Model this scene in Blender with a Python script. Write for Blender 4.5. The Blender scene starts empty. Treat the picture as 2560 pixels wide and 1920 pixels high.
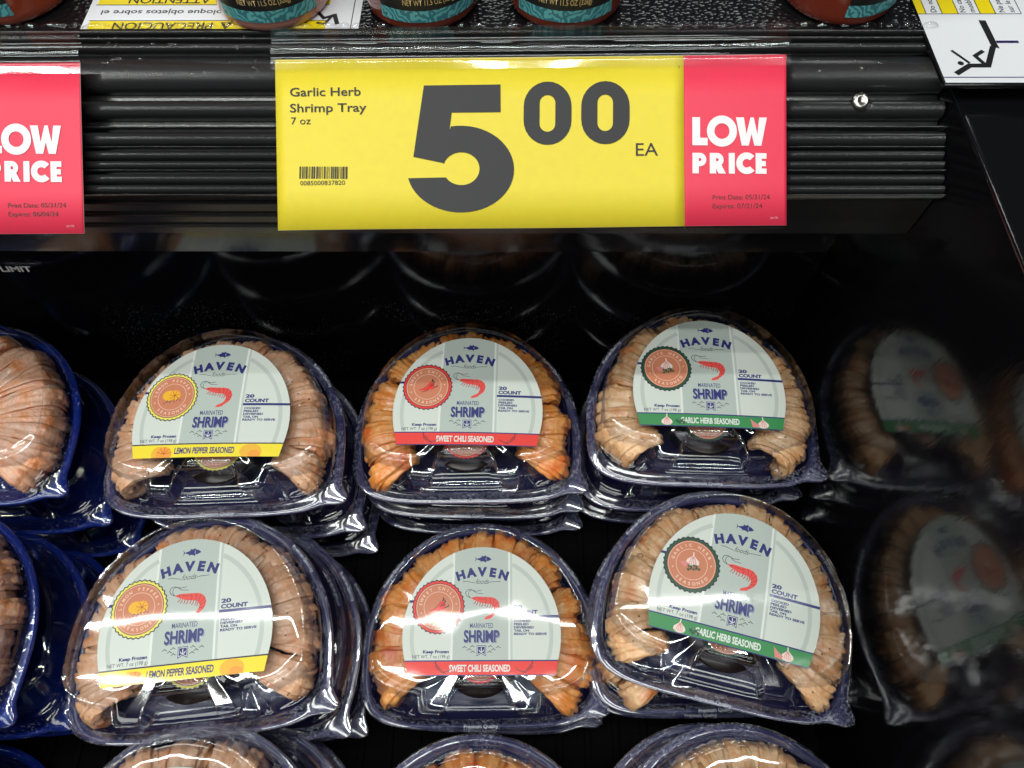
import bpy, bmesh, math, random
from math import sin, cos, pi, radians, sqrt
from mathutils import Vector, Matrix, noise

# ------------------------------------------------------------------ camera, world, lights
S = bpy.context.scene
COL = S.collection
S.render.engine = 'CYCLES'
S.cycles.use_denoising = True
S.cycles.max_bounces = 14
S.cycles.transparent_max_bounces = 32
S.cycles.glossy_bounces = 5
S.cycles.diffuse_bounces = 3
S.cycles.transmission_bounces = 6
S.cycles.caustics_reflective = False
S.cycles.caustics_refractive = False
S.cycles.sample_clamp_indirect = 6.0
S.view_settings.view_transform = 'Standard'
S.view_settings.look = 'None'
S.view_settings.exposure = 0.0
S.view_settings.gamma = 1.0

cam = bpy.data.objects.new('camera', bpy.data.cameras.new('camera'))
COL.objects.link(cam)
S.camera = cam
cam.data.sensor_width = 36.0
cam.data.lens = 26.02
cam.data.clip_start = 0.01
cam.data.clip_end = 50
PITCH, ROLL, YAW = radians(61.1), radians(-0.8), radians(1.1)
cam.matrix_world = (Matrix.Rotation(YAW, 4, 'Z') @ Matrix.Rotation(pi / 2 - PITCH, 4, 'X') @ Matrix.Rotation(ROLL, 4, 'Z'))

W = bpy.data.worlds.new('World')
S.world = W
W.use_nodes = True
W.node_tree.nodes['Background'].inputs['Color'].default_value = (0.80, 0.88, 1.0, 1)
W.node_tree.nodes['Background'].inputs['Strength'].default_value = 0.035


def lamp(name, loc, sx, sy, power, color=(1, 1, 1), aim=None):
    l = bpy.data.lights.new(name, 'AREA')
    l.shape = 'RECTANGLE'
    l.size, l.size_y = sx, sy
    l.energy = power
    l.color = color
    o = bpy.data.objects.new(name, l)
    COL.objects.link(o)
    o.location = loc
    if aim:
        o.rotation_euler = (Vector(aim) - Vector(loc)).to_track_quat('-Z', 'Y').to_euler()
    return o


TUBE = (0.97, 1.0, 0.96)
lamp('ceiling_tube', (-0.55, 0.150, 1.25), 2.4, 0.018, 15.0, TUBE)
lamp('ceiling_tube', (-0.55, -0.190, 1.25), 2.4, 0.018, 15.0, TUBE)
lamp('ceiling_panel', (-0.50, -1.00, 1.60), 3.0, 0.30, 12.0, TUBE, aim=(-.2, .2, -.35))
lamp('ceiling_panel', (-0.50, -2.20, 1.60), 3.0, 0.30, 18.0, TUBE, aim=(-.2, .2, -.35))
lamp('ceiling_panel', (-0.60, 2.00, 1.60), 3.0, 0.30, 16.0, TUBE, aim=(-.2, .2, -.35))

# ------------------------------------------------------------------ materials
MATS = {}


def mat(name, color=(.8, .8, .8), rough=.5, **kw):
    if name in MATS:
        return MATS[name]
    m = bpy.data.materials.new(name)
    m.use_nodes = True
    b = m.node_tree.nodes['Principled BSDF']
    b.inputs['Base Color'].default_value = (*color, 1)
    b.inputs['Roughness'].default_value = rough
    for k, v in kw.items():
        b.inputs[k.replace('_', ' ')].default_value = v
    MATS[name] = m
    return m


def N(m, typ, **props):
    n = m.node_tree.nodes.new(typ)
    for k, v in props.items():
        setattr(n, k, v)
    return n


def L(m, a, b):
    m.node_tree.links.new(a, b)


def bump(m, scale, strength, dist=.001, typ='noise', coords='Object', stretch=(1, 1, 1), detail=3, target=None):
    tc = N(m, 'ShaderNodeTexCoord')
    mp = N(m, 'ShaderNodeMapping')
    mp.inputs['Scale'].default_value = stretch
    L(m, tc.outputs[coords], mp.inputs['Vector'])
    if typ == 'noise':
        t = N(m, 'ShaderNodeTexNoise')
        t.inputs['Detail'].default_value = detail
        out = t.outputs['Fac']
    else:
        t = N(m, 'ShaderNodeTexVoronoi')
        out = t.outputs['Distance']
    t.inputs['Scale'].default_value = scale
    L(m, mp.outputs[0], t.inputs['Vector'])
    bp = N(m, 'ShaderNodeBump')
    bp.inputs['Strength'].default_value = strength
    bp.inputs['Distance'].default_value = dist
    L(m, out, bp.inputs['Height'])
    b = target or m.node_tree.nodes['Principled BSDF']
    L(m, bp.outputs[0], b.inputs['Normal'])
    return t, bp


def paint(name, color, rough=.5, coat=.0):
    """glossy printed film: one ink colour of the product label"""
    m = mat(name, color, rough, Coat_Weight=coat, Coat_Roughness=.06, Coat_IOR=1.45)
    return m


def noise_fac(m, scale, lo, hi, typ='noise', detail=3, coords='Object', out='Fac'):
    tc = N(m, 'ShaderNodeTexCoord')
    t = N(m, 'ShaderNodeTexNoise' if typ == 'noise' else 'ShaderNodeTexVoronoi')
    t.inputs['Scale'].default_value = scale
    if typ == 'noise':
        t.inputs['Detail'].default_value = detail
    L(m, tc.outputs[coords], t.inputs['Vector'])
    r = N(m, 'ShaderNodeMapRange')
    r.inputs['From Min'].default_value = lo
    r.inputs['From Max'].default_value = hi
    L(m, t.outputs['Fac' if typ == 'noise' else 'Distance'], r.inputs['Value'])
    return r.outputs['Result']


def mixcol(m, fac, a, b):
    x = N(m, 'ShaderNodeMix', data_type='RGBA')
    if hasattr(fac, 'links') or not isinstance(fac, (int, float)):
        L(m, fac, x.inputs[0])
    else:
        x.inputs[0].default_value = fac
    for i, c in ((6, a), (7, b)):
        if isinstance(c, tuple):
            x.inputs[i].default_value = (*c, 1)
        else:
            L(m, c, x.inputs[i])
    return x.outputs[2]


def clear_plastic(name, tint=(.90, .92, .96), rough=.05, base=.07, gain=.8, power=2.6, wrinkle=.04, frost=None, scale=60):
    """thin thermoformed sheet: see-through with a facing-dependent gloss"""
    m = bpy.data.materials.new(name)
    m.use_nodes = True
    nt = m.node_tree
    nt.nodes.remove(nt.nodes['Principled BSDF'])
    out = nt.nodes['Material Output']
    tr = N(m, 'ShaderNodeBsdfTransparent')
    tr.inputs[0].default_value = (*tint, 1)
    gl = N(m, 'ShaderNodeBsdfGlossy')
    gl.inputs['Roughness'].default_value = rough
    gl.inputs['Color'].default_value = (1, 1, 1, 1)
    _, bp = bump(m, scale, wrinkle, .0012, target=gl, detail=2)
    lw = N(m, 'ShaderNodeLayerWeight')
    lw.inputs['Blend'].default_value = .5
    L(m, bp.outputs[0], lw.inputs['Normal'])
    p = N(m, 'ShaderNodeMath', operation='POWER')
    p.inputs[1].default_value = power
    L(m, lw.outputs['Facing'], p.inputs[0])
    ma = N(m, 'ShaderNodeMath', operation='MULTIPLY_ADD', use_clamp=True)
    ma.inputs[1].default_value = gain
    ma.inputs[2].default_value = base
    L(m, p.outputs[0], ma.inputs[0])
    mx = N(m, 'ShaderNodeMixShader')
    L(m, ma.outputs[0], mx.inputs[0])
    L(m, tr.outputs[0], mx.inputs[1])
    L(m, gl.outputs[0], mx.inputs[2])
    last = mx.outputs[0]
    if frost:
        df = N(m, 'ShaderNodeBsdfDiffuse')
        df.inputs[0].default_value = (.52, .54, .68, 1)  # frost flecks, plus the flange's broad ceiling reflection painted in as lilac diffuse colour
        f1 = noise_fac(m, frost[0], frost[1], frost[2], detail=4)
        f2 = noise_fac(m, frost[0] * .12, .30, .62, detail=2)
        mu = N(m, 'ShaderNodeMath', operation='MULTIPLY')
        L(m, f1, mu.inputs[0])
        L(m, f2, mu.inputs[1])
        mu2 = N(m, 'ShaderNodeMath', operation='MULTIPLY', use_clamp=True)
        mu2.inputs[1].default_value = frost[3]
        L(m, mu.outputs[0], mu2.inputs[0])
        mx2 = N(m, 'ShaderNodeMixShader')
        L(m, mu2.outputs[0], mx2.inputs[0])
        L(m, last, mx2.inputs[1])
        L(m, df.outputs[0], mx2.inputs[2])
        last = mx2.outputs[0]
    L(m, last, out.inputs['Surface'])
    MATS[name] = m
    return m


CLEAR = clear_plastic('clear lid plastic')
CLEARF = clear_plastic('clear flange plastic', tint=(.88, .89, .95), rough=.12, base=.24, gain=.6, wrinkle=.14, frost=(900, .45, .74, .50), scale=90)
CLEARB = clear_plastic('clear blue tinted flange', tint=(.62, .74, .96), rough=.10, base=.07, gain=.55, wrinkle=.25, frost=(900, .60, .74, .5), scale=160)
HOLDER = clear_plastic('clear sign holder', tint=(.975, .975, .98), rough=.06, base=.06, gain=.5, wrinkle=.05, scale=40)
WATER = clear_plastic('water', tint=(.97, .97, .98), rough=.01, base=.05, gain=.8, power=2.5, wrinkle=0)

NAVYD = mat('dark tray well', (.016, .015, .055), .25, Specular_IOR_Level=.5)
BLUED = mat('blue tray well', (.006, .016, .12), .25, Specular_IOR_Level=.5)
NAVY = mat('navy tray plastic', (.055, .053, .155), .22, Alpha=.94, Specular_IOR_Level=.6)
bump(NAVY, 120, .12, .001)
BLUE = mat('bright blue tray plastic', (.011, .032, .20), .2, Alpha=.92, Specular_IOR_Level=.6)
bump(BLUE, 120, .12, .001)

BLACK = mat('black case plastic', (.006, .006, .007), .16, Specular_IOR_Level=.5)
bump(BLACK, 350, .05, .0006)
RAIL = mat('black rail plastic', (.016, .016, .017), .21, Specular_IOR_Level=.65)
bump(RAIL, 900, .10, .0004)
DECKM = mat('black orange peel deck', (.006, .006, .007), .14, Specular_IOR_Level=.5)
bump(DECKM, 420, .55, .0010, 'voronoi')
WALLM = mat('black glossy side panel', (.004, .004, .005), .105, IOR=1.55)
bump(WALLM, 900, .10, .0005, stretch=(1, .35, .12), detail=2)
BACKM = mat('black back panel with frost', (.004, .004, .005), .10, IOR=1.5)
bump(BACKM, 60, .03, .001)
_b = BACKM.node_tree.nodes['Principled BSDF']
_f1 = noise_fac(BACKM, 900, .66, .70, detail=1)
_f2 = noise_fac(BACKM, 16, .42, .60, detail=3)
_mu = N(BACKM, 'ShaderNodeMath', operation='MULTIPLY')
_tc2 = N(BACKM, 'ShaderNodeTexCoord')
_sx2 = N(BACKM, 'ShaderNodeSeparateXYZ')
L(BACKM, _tc2.outputs['Object'], _sx2.inputs[0])
_zr = N(BACKM, 'ShaderNodeMapRange')
_zr.inputs['From Min'].default_value = -.385
_zr.inputs['From Max'].default_value = -.405
L(BACKM, _sx2.outputs['Z'], _zr.inputs['Value'])
_mz = N(BACKM, 'ShaderNodeMath', operation='MULTIPLY')
L(BACKM, _f2, _mz.inputs[0]); L(BACKM, _zr.outputs['Result'], _mz.inputs[1])
L(BACKM, _f1, _mu.inputs[0]); L(BACKM, _mz.outputs[0], _mu.inputs[1])
L(BACKM, mixcol(BACKM, _mu.outputs[0], (.004, .004, .005), (.09, .09, .10)), _b.inputs['Base Color'])
LIPM = mat('polished black lip', (.006, .006, .007), .10, IOR=1.45)
bump(LIPM, 30, .10, .002)
FLOORM = mat('black floor plastic', (.004, .004, .0045), .5, Specular_IOR_Level=.0)
STEEL = mat('zinc screw', (.62, .60, .55), .25, Metallic=1.0)

# ------------------------------------------------------------------ object helpers


def link(name, me, parent=None, m=None):
    o = bpy.data.objects.new(name, me)
    COL.objects.link(o)
    if parent is not None:
        o.parent = parent
    if m is not None and me is not None and not me.materials:
        for x in (m if isinstance(m, (list, tuple)) else [m]):
            me.materials.append(x)
    return o


def empty(name, loc=(0, 0, 0), rot=(0, 0, 0)):
    o = bpy.data.objects.new(name, None)
    o.empty_display_size = .01
    COL.objects.link(o)
    o.location = loc
    o.rotation_euler = rot
    return o


def tag(o, label=None, cat=None, group=None, kind=None):
    if label: o['label'] = label
    if cat: o['category'] = cat
    if group: o['group'] = group
    if kind: o['kind'] = kind
    return o


def mesh(name, verts, faces, smooth=False, fm=None, uv=None):
    me = bpy.data.meshes.new(name)
    me.from_pydata(verts, [], faces)
    if smooth:
        me.polygons.foreach_set('use_smooth', [True] * len(me.polygons))
    if fm:
        me.polygons.foreach_set('material_index', fm)
    if uv:
        u = me.uv_layers.new(name='UVMap')
        for lp in me.loops:
            u.data[lp.index].uv = uv[lp.vertex_index]
    me.update()
    return me


def bm_mesh(name, bm, smooth=False):
    me = bpy.data.meshes.new(name)
    bm.to_mesh(me)
    bm.free()
    if smooth:
        me.polygons.foreach_set('use_smooth', [True] * len(me.polygons))
    return me


def box_mesh(name, x0, x1, y0, y1, z0, z1, bev=.0, seg=2):
    bm = bmesh.new()
    bmesh.ops.create_cube(bm, size=1)
    for v in bm.verts:
        v.co = Vector((x0 + (v.co.x + .5) * (x1 - x0), y0 + (v.co.y + .5) * (y1 - y0), z0 + (v.co.z + .5) * (z1 - z0)))
    if bev:
        bmesh.ops.bevel(bm, geom=bm.edges[:], offset=bev, segments=seg, affect='EDGES', profile=.5)
    return bm_mesh(name, bm, bool(bev))


def extrude_profile(name, pts, x0, x1, smooth=True, caps=True, nx=1):
    """pts: (y,z) polyline, swept along X"""
    n = len(pts)
    vs = []
    for i in range(nx + 1):
        x = x0 + (x1 - x0) * i / nx
        vs += [(x, y, z) for y, z in pts]
    fs = [(i * n + k, i * n + k + 1, (i + 1) * n + k + 1, (i + 1) * n + k) for i in range(nx) for k in range(n - 1)]
    if caps:
        fs.append(tuple(range(n)))
        fs.append(tuple(nx * n + k for k in reversed(range(n))))
    return mesh(name, vs, fs, smooth)


def tube_mesh_pts(rings, close_ends=True):
    n = len(rings[0])
    vs = [p for r in rings for p in r]
    fs = []
    for i in range(len(rings) - 1):
        for k in range(n):
            a, b = i * n + k, i * n + (k + 1) % n
            fs.append((a, b, b + n, a + n))
    if close_ends:
        fs.append(tuple(reversed(range(n))))
        fs.append(tuple((len(rings) - 1) * n + k for k in range(n)))
    return vs, fs


# ------------------------------------------------------------------ lettering and flat art
_tcache = {}


def glyphs(body, bold=0.0, shear=0.0):
    key = (body, bold, shear)
    if key in _tcache:
        return _tcache[key]
    c = bpy.data.curves.new('lettering', 'FONT')
    c.body = body
    c.size = 1
    c.resolution_u = 3
    c.offset = bold
    c.shear = shear
    c.fill_mode = 'FRONT'
    o = bpy.data.objects.new('lettering', c)
    COL.objects.link(o)
    me = o.to_mesh()
    vs = [(v.co.x, v.co.y) for v in me.vertices]
    fs = [tuple(p.vertices) for p in me.polygons]
    o.to_mesh_clear()
    bpy.data.objects.remove(o)
    bpy.data.curves.remove(c)
    _tcache[key] = (vs, fs)
    return vs, fs


class Art:
    """flat print: coloured shapes in millimetres, stacked in thin ink layers"""

    def __init__(self):
        self.v, self.f, self.fm, self.mats = [], [], [], []
        self.boxes = []

    def _m(self, m):
        if m not in self.mats:
            self.mats.append(m)
        return self.mats.index(m)

    def add(self, vs, fs, m):
        xs, ys = [p[0] for p in vs], [p[1] for p in vs]
        bb = (min(xs), max(xs), min(ys), max(ys))
        lay = 1 + max([q[4] for q in self.boxes if q[0] < bb[1] and q[1] > bb[0] and q[2] < bb[3] and q[3] > bb[2]], default=0)
        self.boxes.append((*bb, lay))
        k = len(self.v)
        i = self._m(m)
        self.v += [(x, y, float(lay)) for x, y in vs]
        self.f += [tuple(a + k for a in f) for f in fs]
        self.fm += [i] * len(fs)

    def poly(self, pts, m):
        self.add(pts, [tuple(range(len(pts)))], m)

    def rect(self, x0, x1, y0, y1, m):
        self.poly([(x0, y0), (x1, y0), (x1, y1), (x0, y1)], m)

    def disc(self, x, y, r, m, n=40, ry=None, scal=0, k=24):
        ry = ry or r
        P = []
        for i in range(n):
            a = 2 * pi * i / n
            s = 1 + scal * cos(k * a)
            P.append((x + r * s * cos(a), y + ry * s * sin(a)))
        self.poly(P, m)

    def ring(self, x, y, r0, r1, m, n=48, a0=0, a1=2 * pi, ky=1.0):
        full = abs(a1 - a0 - 2 * pi) < 1e-6
        vs, fs = [], []
        for i in range(n + 1):
            a = a0 + (a1 - a0) * i / n
            vs += [(x + r0 * cos(a), y + ky * r0 * sin(a)), (x + r1 * cos(a), y + ky * r1 * sin(a))]
            if i:
                fs.append((2 * i - 2, 2 * i - 1, 2 * i + 1, 2 * i))
        self.add(vs, fs, m)

    def stroke(self, pts, w, m, taper=None):
        n = len(pts)
        vs, fs = [], []
        for i in range(n):
            p = Vector(pts[i])
            d0 = (p - Vector(pts[i - 1])).normalized() if i else None
            d1 = (Vector(pts[i + 1]) - p).normalized() if i < n - 1 else None
            d = ((d0 or d1) + (d1 or d0))
            d = d.normalized() if d.length > 1e-6 else d1
            nn = Vector((-d.y, d.x))
            k = 1.0
            if d0 and d1:
                k = 1 / max(.35, nn.dot(Vector((-d0.y, d0.x))))
            ww = (w if not taper else taper[0] + (taper[1] - taper[0]) * i / (n - 1)) / 2 * k
            vs += [tuple(p + nn * ww), tuple(p - nn * ww)]
            if i:
                fs.append((2 * i - 2, 2 * i - 1, 2 * i + 1, 2 * i))
        self.add(vs, fs, m)

    def text(self, body, x, y, h, m, width=None, align='L', bold=.0, rot=0, shear=0, arc=None):
        vs, fs = glyphs(body, bold, shear)
        if not vs:
            return
        hv, _ = glyphs('H', bold)
        ch = max(v[1] for v in hv)
        xs = [v[0] for v in vs]
        a, b = min(xs), max(xs)
        s = h / ch
        sx = s if not width else width / (b - a)
        wd = (b - a) * sx
        ox = {'L': 0, 'C': -wd / 2, 'R': -wd}[align]
        c_, s_ = cos(rot), sin(rot)
        P = []
        for v in vs:
            px, py = (v[0] - a) * sx + ox, v[1] * s
            P.append((x + px * c_ - py * s_, y + px * s_ + py * c_))
        self.add(P, fs, m)

    def arctext(self, body, cx, cy, r, a_mid, h, m, adv, bold=.0, inward=False, xs=1.0):
        """letters set one by one on a circle; adv = degrees per letter"""
        n = len(body)
        for i, ch in enumerate(body):
            if ch == ' ':
                continue
            off = (i - (n - 1) / 2) * radians(adv)
            a = a_mid - off if not inward else a_mid + off
            x, y = cx + r * cos(a), cy + r * sin(a)
            rot = a - pi / 2 if not inward else a + pi / 2
            vs, fs = glyphs(ch, bold)
            hv, _ = glyphs('H', bold)
            s = h / max(v[1] for v in hv)
            x0 = (min(v[0] for v in vs) + max(v[0] for v in vs)) / 2
            c_, s_ = cos(rot), sin(rot)
            self.add([(x + (v[0] - x0) * s * xs * c_ - (v[1] * s - h / 2) * s_, y + (v[0] - x0) * s * xs * s_ + (v[1] * s - h / 2) * c_) for v in vs], fs, m)

    def build(self, name, fn, grid=None, step=5.0, clip=None):
        """fn maps (x mm, y mm, layer) to a point in metres; clip = list of (point, outward normal) cuts"""
        bm = bmesh.new()
        vv = [bm.verts.new(v) for v in self.v]
        for f, i in zip(self.f, self.fm):
            try:
                bf = bm.faces.new([vv[k] for k in f])
                bf.material_index = i
            except ValueError:
                pass
        for co, no in (clip or []):
            bmesh.ops.bisect_plane(bm, geom=bm.verts[:] + bm.edges[:] + bm.faces[:], plane_co=(*co, 0), plane_no=(*no, 0), clear_outer=True, dist=1e-5)
        if grid:
            x0, x1, y0, y1 = grid
            bmesh.ops.triangulate(bm, faces=[f for f in bm.faces if len(f.verts) > 4])
            x = x0
            while x < x1:
                bmesh.ops.bisect_plane(bm, geom=bm.verts[:] + bm.edges[:] + bm.faces[:], plane_co=(x, 0, 0), plane_no=(1, 0, 0), dist=1e-4)
                x += step
            y = y0
            while y < y1:
                bmesh.ops.bisect_plane(bm, geom=bm.verts[:] + bm.edges[:] + bm.faces[:], plane_co=(0, y, 0), plane_no=(0, 1, 0), dist=1e-4)
                y += step
        for v in bm.verts:
            v.co = fn(v.co.x, v.co.y, v.co.z)
        for f in bm.faces:
            f.smooth = True
        bm.normal_update()
        me = bm_mesh(name, bm, True)
        for m in self.mats:
            me.materials.append(m)
        return me


# ------------------------------------------------------------------ the display case (setting)
WX = .1800            # inner face of the side panel
WTOP = -.2118         # top of the side panel
DZ = -.2037           # upper deck
DY = .2858            # front edge of the upper deck
FLOOR = -.4950
BY = .2770            # back panel

o = link('case_floor', box_mesh('case_floor', -.75, .26, -.45, .40, FLOOR - .02, FLOOR), m=FLOORM)
tag(o, 'black floor of the chilled case under the trays', kind='structure')
for i in range(34):
    x = -.40 + i * .017
    g = link('floor_rib', bpy.data.meshes.get('floor_rib') or box_mesh('floor_rib', -.002, .002, -.44, .27, -.0008, .0022, .0006, 1), o, FLOORM)
    g.location = (x, 0, FLOOR)
o = link('back_wall', box_mesh('back_wall', -.75, .1795, BY, BY + .0085, FLOOR + .0005, DZ - .0165), m=BACKM)
tag(o, 'glossy black back panel behind the trays with frost specks', kind='structure')
o = link('side_wall', box_mesh('side_wall', WX, WX + .09, -.45, .75, FLOOR - .03, WTOP, .0022, 3), m=WALLM)
tag(o, 'glossy black side panel on the right mirroring the trays', kind='structure')
side_wall = o
o = link('side_wall_corner', box_mesh('side_wall_corner', .1708, WX + .09, .2500, .75, DZ - .0020, DZ + .0004, .0008, 2), m=BLACK)
link('corner_support', box_mesh('corner_support', WX + .004, WX + .088, .2640, .74, WTOP + .0002, DZ - .0021), o, BLACK)
tag(o, 'raised black corner of the case under the white sticker', kind='structure')
o = link('upper_deck', box_mesh('upper_deck', -.75, .1706, DY, .75, DZ - .016, DZ), m=DECKM)
tag(o, 'wet black textured upper deck carrying the bottles', kind='structure')

# ---- ribbed price rail
rail = tag(empty('price_rail', (0, DY, DZ)), 'black ribbed plastic price rail along the front of the upper deck', 'shelf rail')
RX0, RX1 = -.70, .1795
TOP = Vector((DY, DZ))
BOT = Vector((.2222, -.2380))
dv = (BOT - TOP)
RL = dv.length
du = dv.normalized()
dn = Vector((du.y, -du.x))
if dn.y < 0:
    dn = -dn


def rp(s, h):
    """s metres down the rail face, h metres off it -> local (y,z)"""
    p = TOP + du * s + dn * h - Vector((DY, DZ))
    return (p.x, p.y)


body = [rp(-.001, -.0035), rp(RL, -.0035), (BOT.x + .004 - DY, BOT.y - .0015 - DZ), (BOT.x + .006 - DY, BOT.y - .030 - DZ),
        (BOT.x + .028 - DY, BOT.y - .030 - DZ), (.0, -.030), (.0, -.004)]
link('rail_body', extrude_profile('rail_body', body + [body[0]], RX0, RX1, smooth=False), rail, RAIL)
PXL = 402.0
RIBS = [(2, 16, .0016), (18, 30, .0012), (33, 56, .0016), (66, 150, .0032), (170, 213, .0028), (236, 242, .0030), (247, 282, .0034), (283, 288, .0028),
        (290, 314, .0022), (315, 337, .0026), (339, 344, .0032), (346, 371, .0022), (372, 395, .0026), (397, 402, .0032)]
for a, b, h in RIBS:
    s0, s1 = a / PXL * RL, b / PXL * RL
    n = 14 if b - a > 10 else 8
    P = []
    for k in range(n + 1):
        t = pi * k / n
        s = (s0 + s1) / 2 - (s1 - s0) / 2 * math.copysign(abs(cos(t)) ** .75, cos(t))
        hh = -.0034 + (h + .0034) * abs(sin(t)) ** .6
        P.append(rp(s, hh))
    link('rib', extrude_profile('rib', P + [P[0]], RX0, RX1 - .0004, True), rail, RAIL)
for k, (yy, zz) in enumerate(((.0037, -.0075), (.0042, -.0160), (.0048, -.0240))):
    P = [(BOT.x + yy - DY + .0006 * cos(t) * -1, BOT.y + zz - DZ + .0006 * sin(t)) for t in [2 * pi * q / 8 for q in range(9)]]
    link('rib', extrude_profile('rib', P, RX0, .112 + .004 * k, True), rail, RAIL)
# polished lip under the rail
LY, LZ = .2300, -.2690
lipP = [(LY + .0004, LZ + .004), (LY + .0015, LZ - .0165), (LY + .0030, LZ - .0180), (LY + .0060, LZ - .0180), (LY + .0060, LZ + .004)]
lip = link('rail_lip', extrude_profile('rail_lip', [(y - DY, z - DZ) for y, z in lipP + [lipP[0]]], RX0, .1500, False), rail, LIPM)
# screw
sp = rp(.0325, .0026)
bm = bmesh.new()
bmesh.ops.create_uvsphere(bm, u_segments=24, v_segments=12, radius=.0040)
for v in bm.verts:
    v.co.z *= .62
    if v.co.z < -.0005: v.co.z = -.0005
    r = v.co.xy.length
    if v.co.z > 0 and r < .0015: v.co.z -= .0013
sc = link('screw', bm_mesh('screw', bm, True), rail, STEEL)
sc.location = (.1436, sp[0], sp[1])
sc.rotation_euler = (pi / 2 - math.atan2(dn.y, -dn.x), 0, 0)

# LOAD LIMIT print on the back panel
WHITEINK = mat('white ink', (.78, .78, .78), .45)
A = Art()
A.text('LOAD LIMIT', 0, 0, 5.2, WHITEINK, width=44, bold=.03, shear=.15, align='R')
_bw = [x for x in bpy.data.objects if x.name == 'back_wall'][0]
link('load_limit_print', A.build('load_limit_print', lambda x, y, z: Vector((-.2960 + x / 1000, BY - .0006 - z * 1e-5, -.3605 + y / 1000))), _bw)

# water beads standing along the wet deck edge and on the rail
rnd = random.Random(4)
DV, DF = [], []


def bead(cx, cy, cz, rx, ry, rz, nx=12, ny=6, up=(0, 0, 1)):
    k = len(DV)
    upv = Vector(up).normalized()
    q = Vector((0, 0, 1)).rotation_difference(upv)
    for j in range(ny + 1):
        ph = pi / 2 * j / ny
        for i in range(nx):
            t = 2 * pi * i / nx
            p = q @ Vector((rx * cos(t) * cos(ph), ry * sin(t) * cos(ph), rz * sin(ph)))
            DV.append((cx + p.x, cy + p.y, cz + p.z))
    for j in range(ny):
        for i in range(nx):
            a, b = k + j * nx + i, k + j * nx + (i + 1) % nx
            DF.append((a, b, b + nx, a + nx))


x = -.36
while x < .176:
    w = rnd.choice([.0022, .003, .0036, .0045, .006, .0075]) * rnd.uniform(.8, 1.15)
    if x > .02: w *= .75
    if x > .12: w *= .8
    x += w
    bead(x, DY + .0006 + rnd.uniform(-.0003, .0004), DZ - .0004, w * 1.02, .0021, .0030)
    x += w * .93
railup = (0, dn.x, dn.y)
for i in range(190):
    x = rnd.uniform(-.36, -.06) if i < 150 else rnd.uniform(.06, .17)
    s = rnd.choice([.0035, .0055, .0075, .009, .011, .015, .02]) * rnd.uniform(.9, 1.1)
    r = rnd.uniform(.0003, .0011)
    # height of the rib surface at s
    hh = None
    for a, b, h in RIBS:
        s0, s1 = a / PXL * RL, b / PXL * RL
        if s0 + .0004 < s < s1 - .0004:
            c = (s - (s0 + s1) / 2) / ((s1 - s0) / 2)
            hh = -.0034 + (h + .0034) * (1 - abs(c) ** 2.67) ** .3
    if hh is None: continue
    yy, zz = rp(s, hh - .0001)
    bead(x, DY + yy, DZ + zz, r * rnd.choice([1, 1, 1.6, 3]), r, r * .7, 10, 4, railup)
o = link('water_droplets', mesh('water_droplets', DV, DF, True), m=WATER)
tag(o, 'water beads along the wet front edge of the upper deck', 'water', kind='stuff')

# ------------------------------------------------------------------ warning stickers
SWHITE = mat('sticker white', (.72, .73, .76), .35)
SYEL = mat('sticker yellow', (.80, .62, .005), .35)
SBLK = mat('sticker black', (.012, .012, .014), .35)
SNAVY = mat('sticker dark blue line', (.02, .015, .09), .35)
KS = .928
A = Art()
A.rect(-203.5, -74.5, 305.6, 360, SWHITE)
A.rect(-200.4, -90.0, 306.3, 313.6, SYEL)
A.rect(-200.4, -90.0, 325.9, 334.0, SYEL)
for y in (313.9, 325.6, 334.3):
    A.rect(-201, -90.0, y - .25, y + .25, SBLK)
A.text('PRECAUCION', -142.5, 312.4, 5.1, SBLK, width=46.5, bold=.012, rot=pi)
A.poly([(-139.2, 312.6), (-133.2, 312.6), (-136.2, 307.4)], SBLK)
A.poly([(-137.0, 311.9), (-135.4, 311.9), (-136.2, 309.2)], SYEL)
A.text('No se siente ni coloque objetos sobre el', -99, 321.6, 3.3, SBLK, width=98, bold=.012, rot=pi)
A.text('ATTENTION', -147, 331.7, 5.0, SBLK, width=39, bold=.012, rot=pi)
A.stroke([(-78.2, 306), (-78.2, 360)], .45, SBLK)
A.stroke([(-100, 312.0), (-96.0, 322.0), (-91.5, 315.5), (-86.6, 317.8)], 1.7, SBLK)
A.stroke([(-86.9, 318.6), (-84.6, 311.0)], 2.1, SBLK)
A.stroke([(-94.5, 312.2), (-90.5, 311.2), (-87.5, 317.5)], 1.3, SBLK)
o = link('warning_sticker', A.build('warning_sticker', lambda x, y, z: Vector((x * KS / 1000, y * KS / 1000, DZ + .0003 + z * 3e-5)), clip=[((0, 307.9), (0, -1))]))
tag(o, 'white and yellow caution sticker lying upside down on the deck under the leftmost bottles', 'sticker')

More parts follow.
